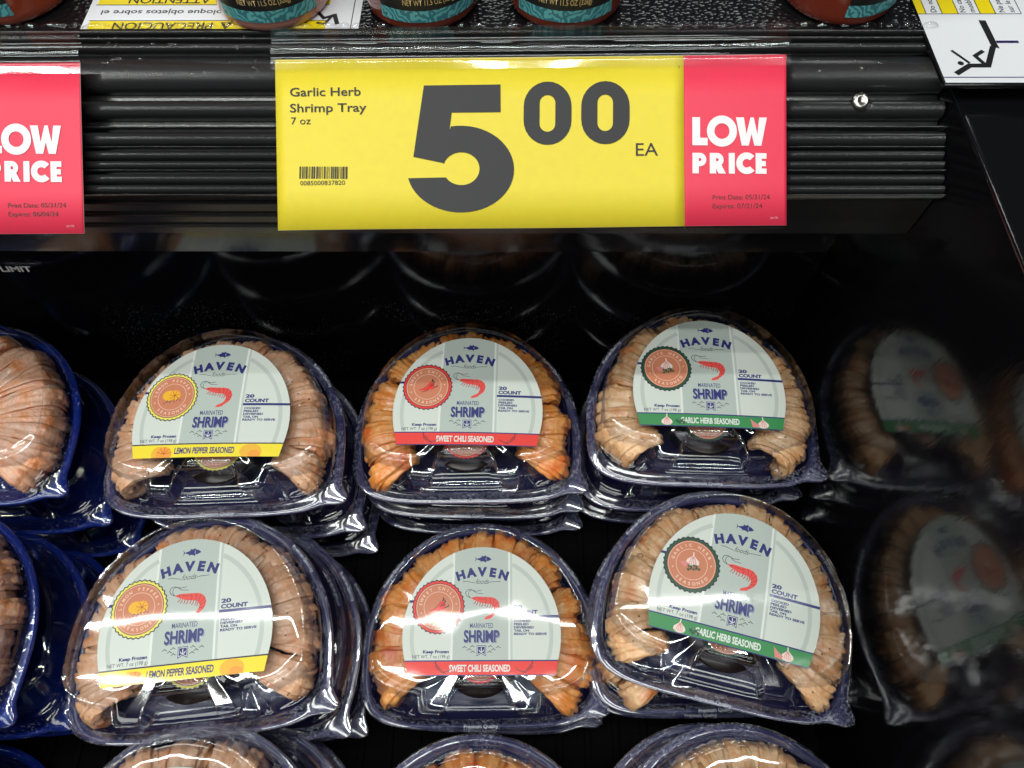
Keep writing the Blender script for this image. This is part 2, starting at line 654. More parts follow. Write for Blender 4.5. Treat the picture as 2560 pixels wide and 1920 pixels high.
A = Art()
A.rect(184.4, 260, 270.2, 360, SWHITE)
A.rect(184.4, 188.2, 317.1, 360, SYEL)
A.rect(195.6, 203.0, 317.1, 360, SYEL)
A.rect(213.1, 220.2, 317.1, 360, SYEL)
for xx in (188.2, 195.6, 203.0, 213.1, 220.2, 232):
    A.rect(xx - .2, xx + .2, 317.1, 360, SBLK)
A.rect(184.4, 232, 316.8, 317.2, SNAVY)
A.rect(184.4, 260, 273.3, 273.9, SNAVY)
A.text('Do not stand', 193.4, 318.2, 2.7, SBLK, rot=pi / 2, bold=.01)
A.text('No camine', 206.9, 318.2, 2.7, SBLK, rot=pi / 2, bold=.01)
A.text('mueble', 211.3, 318.2, 2.7, SBLK, rot=pi / 2, bold=.01)
A.text('Ne pas', 224.9, 318.2, 2.7, SBLK, rot=pi / 2, bold=.01)
A.text('sur le', 229.5, 318.2, 2.7, SBLK, rot=pi / 2, bold=.01)
A.stroke([(192.6, 291.4), (198.3, 282.8)], 1.4, SBLK)
A.stroke([(190.4, 275.8), (197.8, 281.2), (205.9, 281.2), (211.9, 294.0)], 2.6, SBLK)
A.stroke([(204.6, 282.0), (202.0, 287.6), (206.6, 291.0)], 1.9, SBLK)
A.poly([(210.8, 312.4), (214.0, 312.2), (214.2, 295.0), (214.5, 292.6), (211.2, 293.8)], SBLK)
A.rect(214.3, 224.2, 296.3, 297.9, SNAVY)
A.disc(194.3, 282.7, 1.35, SBLK, 20)
o = link('warning_sticker', A.build('warning_sticker_side', lambda x, y, z: Vector((x * KS / 1000, y * KS / 1000, DZ + .0008 + z * 3e-5))))
tag(o, 'white sticker with black falling man pictogram on the right case corner', 'sticker')

# ------------------------------------------------------------------ sauce bottles on the upper deck
GOLD = mat('gold print', (.62, .45, .20), .4)
LBLK = mat('black bottle label', (.012, .012, .013), .4)
TEAL = mat('teal bottle band', (.10, .42, .44), .4)
_b = TEAL.node_tree.nodes['Principled BSDF']
_tc = N(TEAL, 'ShaderNodeTexCoord')
_wv = N(TEAL, 'ShaderNodeTexWave', wave_type='RINGS')
_wv.inputs['Scale'].default_value = 230
_wv.inputs['Distortion'].default_value = 9
_wv.inputs['Detail'].default_value = 1
_wv.inputs['Detail Scale'].default_value = 1.2
L(TEAL, _tc.outputs['Object'], _wv.inputs['Vector'])
_r = N(TEAL, 'ShaderNodeMapRange')
_r.inputs['From Min'].default_value = .45
_r.inputs['From Max'].default_value = .55
L(TEAL, _wv.outputs['Fac'], _r.inputs['Value'])
L(TEAL, mixcol(TEAL, _r.outputs['Result'], (.13, .46, .47), (.045, .20, .23)), _b.inputs['Base Color'])


def lathe(name, prof, seg=40):
    rings = [[(r * cos(2 * pi * k / seg), r * sin(2 * pi * k / seg), z) for k in range(seg)] for r, z in prof]
    vs, fs = tube_mesh_pts(rings)
    return mesh(name, vs, fs, True)


BR_ = .0238
BOT_PROF = [(.0, .0012), (.016, .0010), (.0205, .0), (.0222, .0004), (.0232, .0014), (.0237, .0030), (BR_, .005), (BR_, .095), (.0225, .103), (.0150, .116), (.0125, .122), (.0122, .136)]


def bottle(x, y, sauce, rot, label, size=1.05):
    t = tag(empty('sauce_bottle', (x, y, DZ + .0003), (0, 0, rot)), label, 'bottle', 'sauce bottles on the upper deck')
    t.scale = (size,) * 3
    m = mat('sauce ' + str(sauce), sauce, .16, Coat_Weight=.6, Coat_Roughness=.03, Subsurface_Weight=.15, Subsurface_Radius=(.01, .003, .002))
    link('glass_body', lathe('glass_body', BOT_PROF), t, m)
    link('cap', lathe('cap', [(.0135, .1362), (.0140, .1380), (.0140, .156), (.0130, .158)]), t, LBLK)

    def band(name, z0, z1, mm, amax, dr):
        vs, fs = [], []
        n = 40
        for k in range(n + 1):
            a = -pi / 2 - amax + 2 * amax * k / n
            vs += [((BR_ + dr) * cos(a), (BR_ + dr) * sin(a), z0), ((BR_ + dr) * cos(a), (BR_ + dr) * sin(a), z1)]
            if k: fs.append((2 * k - 2, 2 * k, 2 * k + 1, 2 * k - 1))
        return link(name, mesh(name, vs, fs, True), t, mm)
    lb = band('label', .0102, .080, LBLK, .88, .0003)
    band('label_band', .0052, .0102, TEAL, .88, .0003)
    A = Art()
    A.text('NET WT 11.5 OZ (326g)', 0, 12.6, 2.3, GOLD, width=21, bold=.01, align='C')
    me = A.build('label_print', lambda u, v, z: Vector(((BR_ + .0006) * cos(-pi / 2 + u / 24.0), (BR_ + .0005) * sin(-pi / 2 + u / 24.0), v / 1000)), grid=(-14, 14, 100, 101), step=2)
    link('label_print', me, lb)
    return t


bottle(-.1080, .3070, (.46, .20, .15), .12, 'pale pink sauce bottle standing on the caution sticker')
bottle(-.0425, .3070, (.20, .035, .018), .22, 'red brown sauce bottle right of the caution sticker, above the price card')
bottle(.0200, .3070, (.21, .035, .018), -.06, 'red brown sauce bottle on bare deck, third from the left')
bottle(.1390, .3100, (.20, .03, .015), .75, 'red brown sauce bottle turned to the right, nearest the falling man sticker')
bottle(-.2240, .3110, (.30, .05, .02), -.5, 'orange red sauce bottle at the left edge of the photo')

# ------------------------------------------------------------------ price cards
PYEL = mat('price card yellow', (.80, .645, .030), .55)
bump(PYEL, 700, .06, .0004)
PRED = mat('price card red', (.82, .035, .085), .55)
bump(PRED, 700, .06, .0004)
for _m, _c in ((PYEL, (.80, .645, .030)), (PRED, (.82, .035, .085))):
    L(_m, mixcol(_m, noise_fac(_m, 260, .3, .7, detail=6), _c, tuple(q * .96 + .003 for q in _c)), _m.node_tree.nodes['Principled BSDF'].inputs['Base Color'])
PINK = mat('price card white print', (.86, .82, .84), .55)
PBLK = mat('price card black print', (.017, .017, .018), .6)
PBRN = mat('price card dark red print', (.10, .010, .012), .5)
PPAL = mat('price card pale pink print', (.75, .30, .36), .5)
PEDGE = mat('price card paper edge', (.75, .74, .72), .7)


def sx_(x, y):   # card layout grid -> card millimetres
    xl = 28 + (y - 148) / 707 * 32
    xr = 2150 - (y - 130) / 675 * 5
    u = (x - xl) / (xr - xl)
    yt = 148 - 18 * u
    yb = 855 - 50 * u
    return u * CW, (1 - (y - yt) / (yb - yt)) * CH


CW, CH = 213.5, 71.0


def P_(l):
    return [sx_(*q) for q in l]


def ell(cx, cy, rx, ry, a0, a1, n):
    return [(cx + rx * cos(radians(a0 + (a1 - a0) * i / n)), cy - ry * sin(radians(a0 + (a1 - a0) * i / n))) for i in range(n + 1)]


def stad(x0, x1, y0, y1, n=14):
    r = (x1 - x0) / 2
    ry = r * 1.0
    cx = (x0 + x1) / 2
    return ell(cx, y0 + ry, r, ry, 0, 180, n) + ell(cx, y1 - ry, r, ry, 180, 360, n)


def lowprice(A):
    """LOW / PRICE in heavy geometric capitals, laid out on the card grid"""
    def st(pts, w): A.stroke(P_(pts), w * CW / 2110, PINK)
    def rg(cx, cy, r, w, a0=0, a1=360):
        o_, i_ = P_(ell(cx, cy, r, r, a0, a1, 36)), P_(ell(cx, cy, r - w, r - w, a0, a1, 36))
        vs = [p for ab in zip(o_, i_) for p in ab]
        A.add(vs, [(2 * k, 2 * k + 1, 2 * k + 3, 2 * k + 2) for k in range(36)], PINK)
    A.poly(P_([(1758, 380), (1790, 380), (1790, 462), (1821, 462), (1821, 492), (1758, 492)]), PINK)
    rg(1880, 435, 62, 31)
    A.poly(P_([(1938, 380), (1971, 380), (1981, 446), (1998, 380), (2012, 380), (2026, 446), (2034, 380), (2066, 380), (2042, 492), (2013, 492), (2002, 446), (1990, 492), (1961, 492)]), PINK)

    def pr(x, leg):
        y0, y1 = 522, 604
        A.poly(P_([(x, y0), (x + 26, y0), (x + 26, y1), (x, y1)]), PINK)
        cx, cy, r = x + 30, y0 + 27, 27
        o_ = [(x + 26, y0)] + ell(cx, cy, r, r, 90, -90, 16) + [(x + 26, cy + r)]
        i_ = [(x + 26, y0 + 21)] + ell(cx, cy, 7, 6, 90, -90, 16) + [(x + 26, cy + 6)]
        o2, i2 = P_(o_), P_(i_)
        A.add([p for ab in zip(o2, i2) for p in ab], [(2 * k, 2 * k + 1, 2 * k + 3, 2 * k + 2) for k in range(len(o2) - 1)], PINK)
        if leg:
            A.poly(P_([(x + 26, cy + 20), (x + 48, cy + 20), (x + 66, y1), (x + 36, y1), (x + 26, cy + 36)]), PINK)
    pr(1758, False)
    pr(1829, True)
    A.rect(*[q for q in (P_([(1907, 604)])[0][0], P_([(1932, 604)])[0][0], P_([(1907, 604)])[0][1], P_([(1907, 522)])[0][1])], PINK)
    rg(1981, 562, 43, 26, 42, 318)
    A.poly(P_([(2018, 521), (2063, 521), (2063, 543), (2043, 543), (2043, 552), (2060, 552), (2060, 573), (2043, 573), (2043, 582), (2063, 582), (2063, 603), (2018, 603)]), PINK)


def price_card(tl, tr, bl, label, full, dates):
    root = tag(empty('price_card', Vector(bl)), label, 'price sign', 'price cards hanging on the rail')
    tl, tr, bl = Vector(tl), Vector(tr), Vector(bl)
    ex = (tr - tl).normalized()
    ey = (tl - bl)
    ey = (ey - ex * ey.dot(ex)).normalized()
    ez = ex.cross(ey)

    def bend(x, y):   # the card bellies slightly
        return .0022 * sin(pi * x / CW) * (1 - y / CH) + .0013 * sin(x / CW * 7.1 + 1) * (1 - y / CH)

    def fn(x, y, z, off=.0):
        return (tl - bl).normalized() * 0 + ex * (x / 1000) + ey * (y / 1000) + ez * (bend(x, y) + off + z * 1.5e-5)
    # card body
    for nm, x0, x1, m in (('card', 0, 170.6, PYEL), ('red_panel', 170.6, CW, PRED)):
        vs, fs, n = [], [], 36
        for k in range(n + 1):
            for j in range(5):
                vs.append(fn(x0 + (x1 - x0) * k / n, CH * j / 4, 0, 0))
        for k in range(n):
            for j in range(4):
                fs.append((k * 5 + j, (k + 1) * 5 + j, (k + 1) * 5 + j + 1, k * 5 + j + 1))
        ob = link(nm, mesh(nm, vs, fs, True), root, [m, PEDGE])
        md = ob.modifiers.new('paper', 'SOLIDIFY')
        md.thickness = .0004
        md.material_offset_rim = 1
    A = Art()
    lowprice(A)
    for b_, y in (('Print Date: 05/31/24', 708), ('Expires: ' + dates, 743)):
        p = sx_(1840, y)
        A.text(b_, p[0], p[1], 1.9, PBRN, width=24.0 if 'Print' in b_ else 20.8)
    p = sx_(2076, 782)
    A.text('54170', p[0], p[1], .9, PPAL)
    link('red_panel_print', A.build('red_panel_print', lambda x, y, z: fn(x, y, z, .00025), grid=(170, 214, 0, 71), step=8), root)
    if full:
        A = Art()
        five = [(648, 255), (965, 250), (967, 362), (765, 365), (757, 437)] + ell(805, 595, 220, 177, 101, -167, 40) + ell(808, 593, 75, 67, 213, 523, 30) + [(728, 570), (610, 547)]
        A.poly(P_(five), PBLK)
        for o_, i_ in (((1062, 1260, 238, 493), (1128, 1193, 292, 440)), ((1300, 1500, 236, 489), (1367, 1431, 290, 436))):
            a, b = P_(stad(*o_)), P_(stad(*i_))
            n = len(a)
            A.add([q for ab in zip(a, b) for q in ab], [(2 * k, 2 * k + 1, (2 * k + 3) % (2 * n), (2 * k + 2) % (2 * n)) for k in range(n)], PBLK)
        link('price_digits', A.build('price_digits', lambda x, y, z: fn(x, y, z, .00025), grid=(0, 172, 0, 71), step=8), root)
        A = Art()
        def put(nm):
            link(nm, A.build(nm, lambda x, y, z: fn(x, y, z, .00025), grid=(0, 172, 0, 71), step=8), root)
        for b_, x, y, h, w in (('Garlic Herb', 95, 300, 3.5, 29.6), ('Shrimp Tray', 97, 366, 3.5, 32.0), ('7 oz', 103, 416, 2.9, 8.2), ('EA', 1526, 535, 5.2, 9.2), ('1', 1703, 186, 1.2, None)):
            p = sx_(x, y)
            A.text(b_, p[0], p[1], h, PBLK, width=w, bold=.012 if h == 3.5 else .0)
            if b_ in ('7 oz', 'EA', '1'):
                put({'7 oz': 'product_name', 'EA': 'unit_lettering', '1': 'page_number'}[b_])
                A = Art()
        p = sx_(148, 668)
        A.text('0085000837820', p[0], p[1], 1.8, PBLK, width=18.8)
        x = 143
        r2 = random.Random(9)
        while x < 338:
            w = r2.choice([2.2, 2.2, 4.4, 6.5])
            A.poly(P_([(x, 590), (x + w, 590), (x + w, 640), (x, 640)]), PBLK)
            x += w + r2.choice([2.4, 2.4, 4.6])
        put('barcode')
    # clear holder strip folded over the top of the card
    prof = [(CH - 5, .0014), (CH - 2, .0016), (CH + .5, .0018), (CH + 1.2, .0026), (CH + 5.5, .0030), (CH + 6.2, .0012), (CH + 12.5, .0010), (CH + 13.0, .0001), (CH + 6.0, -.0006)]
    vs, fs, n = [], [], 30
    for k in range(n + 1):
        x = -1.2 + (CW + 2.2) * k / n
        for y, h in prof:
            vs.append(ex * ((x - (1.0 if y > CH + 6 and k == n else 0)) / 1000) + ey * (y / 1000) + ez * (h + bend(x, min(y, CH)) + .00012 * noise.noise(Vector((x * .05, y * .1, 3)))))
    q = len(prof)
    for k in range(n):
        for j in range(q - 1):
            fs.append((k * q + j, (k + 1) * q + j, (k + 1) * q + j + 1, k * q + j + 1))
    link('clear_holder', mesh('clear_holder', vs, fs, True), root, HOLDER)
    return root


_s = .928 / 1.0
price_card((-.1118 * _s, .2878 * _s, -.2204 * _s), (.1189 * _s, .2914 * _s, -.2208 * _s), (-.1092 * _s, .2225 * _s, -.2599 * _s),
           'yellow and red price card reading 5.00 hanging on the rail', True, '07/21/24')
_rx = -.2023 * _s * .985 - .0016
price_card((_rx - .2181, .2830 * _s, -.2197 * _s), (_rx - .0046, .2862 * _s, -.2203 * _s), (_rx - .2100, .2180 * _s, -.2600 * _s),
           'price card cut off at the left edge with only its red end in view', False, '06/04/24')

# ------------------------------------------------------------------ shrimp trays
# flange outline: half ellipse at the back, squarish front with a lift tab at the right corner
NPH = 72


def stations():
    st = []
    for i in range(61):
        st.append(pi * i / 60)
    ph = [pi + pi * i / 44 for i in range(1, 44)]
    ap, n = .0600, 3.0
    for x in (.0175, .0182, .0192, .0210, .0305, .0322, .0333, .0341):
        for s in (-1, 1):
            c = (x / ap) ** (n / 2)
            a = math.acos(max(-1, min(1, s * c)))
            ph.append(2 * pi - a)
    ph = sorted(set(round(p, 5) for p in ph))
    return st + ph


ST = stations()


def sup(t, a, b, c, n=3.0):
    if t <= pi + 1e-9:
        return Vector((a * cos(t), b * sin(t)))
    cs, sn = cos(t), sin(t)
    return Vector((a * math.copysign(abs(cs) ** (2 / n), cs), -c * abs(sn) ** (2 / n)))


def flange(t, k=1.0, tab=True, tabk=1.0):
    p = sup(t, .0690 * k, .0750 * k, .0405 * k, 4.4)
    if tab:
        d = (t - 2 * pi * (1 - 31 / 360))
        g = math.exp(-abs(d / .20) ** 3)
        p += Vector((.90, -.44)) * (.0078 * tabk * g)
    return p


def lug(x):
    ax = abs(x)
    def sm(a, b, v):
        t = max(0, min(1, (v - a) / (b - a)))
        return t * t * (3 - 2 * t)
    l = sm(.0176, .0200, ax) * (1 - sm(.0315, .0340, ax))
    m = 1 - sm(.0165, .0185, ax)
    return l, m


def plateau(t, k=1.0, lk=1.0):
    p = sup(t, .0600 * k, .0675 * k, .0228 * k, 3.0)
    if t > pi:
        l, m = lug(p.x / k)
        p.y += (-.0100 * l + .0032 * m) * lk
    return p


DOME = .90   # metres^-1 style sag: z = -DOME * r^2


def dome(x, y):
    return -DOME * (x * x + (y - .012) ** 2)


HTOP = .0262


def W0_(t):
    return sup(t, .0636, .0695, .0348, 4.0)


def lid_mesh():
    W0 = W0_
    loops = []
    loops.append([(*flange(t, 1.0), -.0010) for t in ST])
    loops.append([(*flange(t, 1.0), .0003) for t in ST])
    loops.append([(*flange(t, .985), .0007) for t in ST])
    loops.append([(*flange(t, .945, True, .2), .0007) for t in ST])
    loops.append([(*flange(t, .938, False), .0018) for t in ST])
    loops.append([(*W0(t).lerp(flange(t, .938, False), .35), .0020) for t in ST])
    loops.append([(*W0(t), .0042) for t in ST])
    def foot(t):
        p = plateau(t, 1.03)
        if t > pi:
            k = max(0, min(1, (abs(p.x) - .0335) / .004))
            p.y += (W0(t).y - p.y) * .62 * k
        return p
    loops.append([(*W0(t).lerp(foot(t), .35), .0052) for t in ST])
    loops.append([(*foot(t), .0062) for t in ST])
    loops.append([(*foot(t).lerp(plateau(t), .10), .0080) for t in ST])
    for f, z in ((.40, .0130), (.70, .0180), (.86, .0208), (.94, .0226)):
        loops.append([(*foot(t).lerp(plateau(t), f), z) for t in ST])
    for k, dz in ((.994, -.0020), (.980, -.00125), (.962, -.00065), (.942, -.00028), (.920, -.00008), (.90, .0)):
        loops.append([(*plateau(t, k), HTOP + dz + dome(*plateau(t, k))) for t in ST])
    for k in (.86, .72, .55, .38, .2):
        loops.append([(*plateau(t, k, max(0, (k - .5) * 2)), HTOP + dome(*plateau(t, k))) for t in ST])
    n = len(ST)
    vs = [p for l in loops for p in l]
    fs, fm = [], []
    for i in range(len(loops) - 1):
        for k in range(n):
            a, b = i * n + k, i * n + (k + 1) % n
            fs.append((a, b, b + n, a + n))
            fm.append(1 if i < 6 else 0)
    vs.append((0, 0, HTOP + dome(0, 0)))
    for k in range(n):
        a, b = (len(loops) - 1) * n + k, (len(loops) - 1) * n + (k + 1) % n
        fs.append((a, b, len(vs) - 1))
        fm.append(0)
    r = random.Random(2)
    vs = [(x, y, z + .00035 * noise.noise(Vector((x * 90, y * 90, 1.3))) * (1 if z > .001 else .8)) for x, y, z in vs]
    return mesh('lid', vs, fs, True, fm)


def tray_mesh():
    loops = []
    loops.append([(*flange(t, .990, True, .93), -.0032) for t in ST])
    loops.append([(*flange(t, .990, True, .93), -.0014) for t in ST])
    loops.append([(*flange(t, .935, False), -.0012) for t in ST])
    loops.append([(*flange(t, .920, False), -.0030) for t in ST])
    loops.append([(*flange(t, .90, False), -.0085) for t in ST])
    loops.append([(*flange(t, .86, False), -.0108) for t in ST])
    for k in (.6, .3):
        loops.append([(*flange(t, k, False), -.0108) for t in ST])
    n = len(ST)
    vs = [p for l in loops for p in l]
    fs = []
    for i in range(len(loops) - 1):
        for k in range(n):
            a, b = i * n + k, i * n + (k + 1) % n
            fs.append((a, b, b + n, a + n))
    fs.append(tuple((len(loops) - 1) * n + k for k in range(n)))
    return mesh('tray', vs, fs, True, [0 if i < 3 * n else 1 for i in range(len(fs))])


def shrimp_mesh(seed, whole=False):
    """one cooked tail: a ribbed tapering body arched outward over the edge of the ring"""
    r = random.Random(seed)
    ctrl = [(.0335, .006), (.0355, .0118), (.0395, .0155), (.0450, .0172), (.0510, .0155), (.0550, .0105), (.0562, .0040), (.0545, -.0030)]
    if whole:
        ctrl = [(.012, .006), (.020, .0130), (.0300, .0165), (.0400, .0175), (.0490, .0155), (.0545, .0105), (.0562, .0040), (.0545, -.0030)]
    K = 40
    rings, uv = [], []
    M = 44
    ph = r.uniform(0, 6)
    nsub = r.choice([9, 10, 11, 12])
    cre = [(co_ + r.uniform(-.15, .15), r.uniform(.22, .42)) for co_ in r.choice([(-1.0, -.35, .35, 1.0), (-1.1, -.5, .1, .7), (-.8, -.1, .5, 1.1), (-1.0, 0, 1.0)])]
    rag = [r.uniform(-.0016, .0012) for _ in range(6)]
    for i in range(K + 1):
        s = i / K
        f = s * (len(ctrl) - 1)
        k = min(int(f), len(ctrl) - 2)
        t = f - k
        P = [Vector(ctrl[max(0, min(len(ctrl) - 1, k + d))]) for d in (-1, 0, 1, 2)]
        c = .5 * ((2 * P[1]) + (P[2] - P[0]) * t + (2 * P[0] - 5 * P[1] + 4 * P[2] - P[3]) * t * t + (-P[0] + 3 * P[1] - 3 * P[2] + P[3]) * t ** 3)
        tg = (.5 * ((P[2] - P[0]) + 2 * (2 * P[0] - 5 * P[1] + 4 * P[2] - P[3]) * t + 3 * (-P[0] + 3 * P[1] - 3 * P[2] + P[3]) * t * t)).normalized()
        nr = Vector((-tg.y, tg.x))
        w = (.0042 if not whole else .0028) + (.0034 if not whole else .0052) * min(1, s * 1.5) * (1 if s < .9 else 1 - (s - .9) * 3)
        h = .0028 + .0032 * min(1, s * 2)
        seg = (s * 6.5 + ph) % 1
        step = 1 + .05 * (seg - .5)
        ring = []
        for m in range(M):
            a = 2 * pi * m / M
            q = 1.0 - sum(dp * math.exp(-((a - pi / 2 - c0 - .16 * sin(s * 4 + ph + c0 * 3)) / .13) ** 2) for c0, dp in cre) - .07 * (1 - abs(sin(nsub / 2 * a + ph + .35 * sin(s * 5 + ph)))) ** 3 + .22 * noise.noise(Vector((cos(a) * 1.9, sin(a) * 1.9, s * 2.2 + seed * 7.7))) + .09 * noise.noise(Vector((cos(a) * 5, sin(a) * 5, s * 10 + seed * 3.1)))
            lx = w * step * q * math.copysign(abs(cos(a)) ** .8, cos(a)) + .0011 * sin(s * 5 + ph)
            lz = h * step * q * math.copysign(abs(sin(a)) ** .8, sin(a))
            p = c + nr * lz + tg * (rag[int(m / M * 12) % 6] * max(0, (s - .55)) * 1.2)
            ring.append((p.x, lx, p.y if p.y < .0150 else .0150 + (p.y - .0150) * .58))
            uv.append((s, m / M))
        rings.append(ring)
    vs, fs = tube_mesh_pts(rings)
    return mesh('shrimp', vs, fs, True, None, uv)


def shrimp_mat(name, pale, mid, deep, fleck, fleck_amt, band=0.0):
    m = bpy.data.materials.new(name)
    m.use_nodes = True
    b = m.node_tree.nodes['Principled BSDF']
    uvn = N(m, 'ShaderNodeTexCoord')
    oi = N(m, 'ShaderNodeObjectInfo')
    # per shrimp and along-body variation
    n1 = N(m, 'ShaderNodeTexNoise', noise_dimensions='4D')
    n1.inputs['Scale'].default_value = 130
    n1.inputs['Detail'].default_value = 4
    L(m, uvn.outputs['Object'], n1.inputs['Vector'])
    mw = N(m, 'ShaderNodeMath', operation='MULTIPLY')
    mw.inputs[1].default_value = 40
    L(m, oi.outputs['Random'], mw.inputs[0])
    L(m, mw.outputs[0], n1.inputs['W'])
    r1 = N(m, 'ShaderNodeMapRange')
    r1.inputs['From Min'].default_value = .36
    r1.inputs['From Max'].default_value = .66
    L(m, n1.outputs['Fac'], r1.inputs['Value'])
    c = mixcol(m, r1.outputs['Result'], mid, pale)
    n2 = N(m, 'ShaderNodeTexNoise', noise_dimensions='4D')
    n2.inputs['Scale'].default_value = 60
    L(m, uvn.outputs['Object'], n2.inputs['Vector'])
    L(m, mw.outputs[0], n2.inputs['W'])
    r2 = N(m, 'ShaderNodeMapRange')
    r2.inputs['From Min'].default_value = .55
    r2.inputs['From Max'].default_value = .72
    L(m, n2.outputs['Fac'], r2.inputs['Value'])
    c = mixcol(m, r2.outputs['Result'], c, deep)
    hs = N(m, 'ShaderNodeHueSaturation')
    hv = N(m, 'ShaderNodeMapRange')
    hv.inputs['To Min'].default_value = .86
    hv.inputs['To Max'].default_value = 1.12
    L(m, oi.outputs['Random'], hv.inputs['Value'])
    L(m, hv.outputs['Result'], hs.inputs['Value'])
    L(m, c, hs.inputs['Color'])
    c = hs.outputs['Color']
    if band:
        sx = N(m, 'ShaderNodeSeparateXYZ')
        L(m, uvn.outputs['UV'], sx.inputs[0])
        ms = N(m, 'ShaderNodeMath', operation='MULTIPLY')
        ms.inputs[1].default_value = 34
        L(m, sx.outputs['X'], ms.inputs[0])
        si = N(m, 'ShaderNodeMath', operation='SINE')
        L(m, ms.outputs[0], si.inputs[0])
        rr = N(m, 'ShaderNodeMapRange')
        rr.inputs['From Min'].default_value = -.6
        rr.inputs['From Max'].default_value = .8
        rr.inputs['To Max'].default_value = band
        L(m, si.outputs[0], rr.inputs['Value'])
        c = mixcol(m, rr.outputs['Result'], c, pale)
    if fleck_amt:
        v = N(m, 'ShaderNodeTexVoronoi')
        v.inputs['Scale'].default_value = 480
        L(m, uvn.outputs['Object'], v.inputs['Vector'])
        rv = N(m, 'ShaderNodeMapRange')
        rv.inputs['From Min'].default_value = .30
        rv.inputs['From Max'].default_value = .22
        L(m, v.outputs['Distance'], rv.inputs['Value'])
        sxx = N(m, 'ShaderNodeSeparateColor')
        L(m, v.outputs['Color'], sxx.inputs[0])
        lt = N(m, 'ShaderNodeMath', operation='LESS_THAN')
        lt.inputs[1].default_value = fleck_amt
        L(m, sxx.outputs[0], lt.inputs[0])
        mm = N(m, 'ShaderNodeMath', operation='MULTIPLY')
        L(m, rv.outputs['Result'], mm.inputs[0])
        L(m, lt.outputs[0], mm.inputs[1])
        c = mixcol(m, mm.outputs[0], c, fleck)
    L(m, c, b.inputs['Base Color'])
    b.inputs['Roughness'].default_value = .38
    b.inputs['Coat Weight'].default_value = .7
    b.inputs['Coat Roughness'].default_value = .07
    b.inputs['Subsurface Weight'].default_value = .25
    b.inputs['Subsurface Radius'].default_value = (.006, .0025, .0015)
    b.inputs['Subsurface Scale'].default_value = .5
    _, bp_ = bump(m, 330, .75, .0014, detail=5)
    L(m, bp_.outputs[0], b.inputs['Coat Normal'])
    MATS[name] = m
    return m


SHM = {
    'lemon': shrimp_mat('lemon pepper shrimp', (.84, .53, .34), (.75, .38, .20), (.80, .27, .09), (.03, .025, .02), .12),
    'chili': shrimp_mat('sweet chili shrimp', (.87, .43, .15), (.78, .25, .04), (.68, .11, .012), (.40, .02, .01), .05),
    'garlic': shrimp_mat('garlic herb shrimp', (.84, .55, .31), (.73, .37, .16), (.65, .22, .06), (.06, .07, .01), .14),
    'plain': shrimp_mat('plain cooked shrimp', (.84, .52, .36), (.80, .30, .11), (.78, .22, .06), (0, 0, 0), 0, .5),
}
SHRIMP_MESH = {k: [] for k in SHM}
for k in SHM:
    for s in range(6):
        me = shrimp_mesh(s + 3, k == 'plain')
        me.materials.append(SHM[k])
        SHRIMP_MESH[k].append(me)

LID = {'navy': lid_mesh()}
LID['blue'] = LID['navy'].copy()
for m_ in (CLEAR, CLEARF): LID['navy'].materials.append(m_)
for m_ in (CLEAR, CLEARB): LID['blue'].materials.append(m_)
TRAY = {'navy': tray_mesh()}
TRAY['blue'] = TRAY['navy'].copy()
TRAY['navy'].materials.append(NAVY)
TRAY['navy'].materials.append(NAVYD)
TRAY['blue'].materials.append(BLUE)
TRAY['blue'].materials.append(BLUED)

# embossed PREMIUM QUALITY lettering on the flange
EMB = mat('pale embossed lettering', (.55, .57, .66), .5)
A = Art()
A.text('Premium Quality', 0, -39.6, 1.9, EMB, width=19, align='C', bold=.01)
_eb = lambda A: A.build('flange_lettering', lambda x, y, z: Vector((x / 1000, y / 1000, .0011 + z * 1e-5)))
EMB_ME = [_eb(A)]
for sgn in (1, -1):
    A = Art()
    body_ = 'Premium Quality'
    for i, ch in enumerate(body_):
        if ch == ' ': continue
        a = radians(38) - (i - 7) * radians(1.02) * 1.0
        t = a if sgn > 0 else pi - radians(38) - (i - 7) * radians(1.02)
        p = flange(t, .967, False) * 1000
        A.text(ch, p.x, p.y, 1.6, EMB, align='C', rot=t - pi / 2, bold=.01)
    EMB_ME.append(_eb(A))

# ---- the round product label
INK = dict(
    cream=paint('label cream', (.63, .67, .62), coat=.75), sage=paint('label sage band', (.45, .51, .47), coat=.75),
    white=paint('label white', (.72, .75, .71), coat=.75), navy=paint('label navy', (.016, .020, .16), coat=.75),
    ring=paint('label grey ring', (.49, .54, .50), coat=.75), dark=paint('label dark ink', (.010, .012, .035), coat=.75),
    terra=paint('label terracotta', (.58, .20, .105), coat=.75), peach=paint('label peach line', (.86, .60, .48), coat=.75),
    red=paint('label shrimp red', (.74, .065, .055), coat=.75), deepred=paint('label deep red', (.42, .02, .018), coat=.75),
    yellow=paint('label yellow', (.88, .70, .012), coat=.75), orange=paint('label orange', (.88, .33, .020), coat=.75),
    stripe_red=paint('label red stripe', (.80, .032, .022), coat=.75), green=paint('label green', (.035, .25, .075), coat=.75),
    dkgreen=paint('label dark green', (.012, .075, .030), coat=.75), garlic=paint('label garlic white', (.82, .68, .62), coat=.75),
    pink=paint('label garlic pink', (.70, .24, .22), coat=.75), fruit=paint('label lemon fruit', (.85, .45, .015), coat=.75),
    shade=paint('label lettering shade', (.20, .23, .34), coat=.75), paleY=paint('label badge yellow', (.80, .72, .10), coat=.75),
)
LA, LB, LC = 43.6, 47.5, 21.5
I = INK


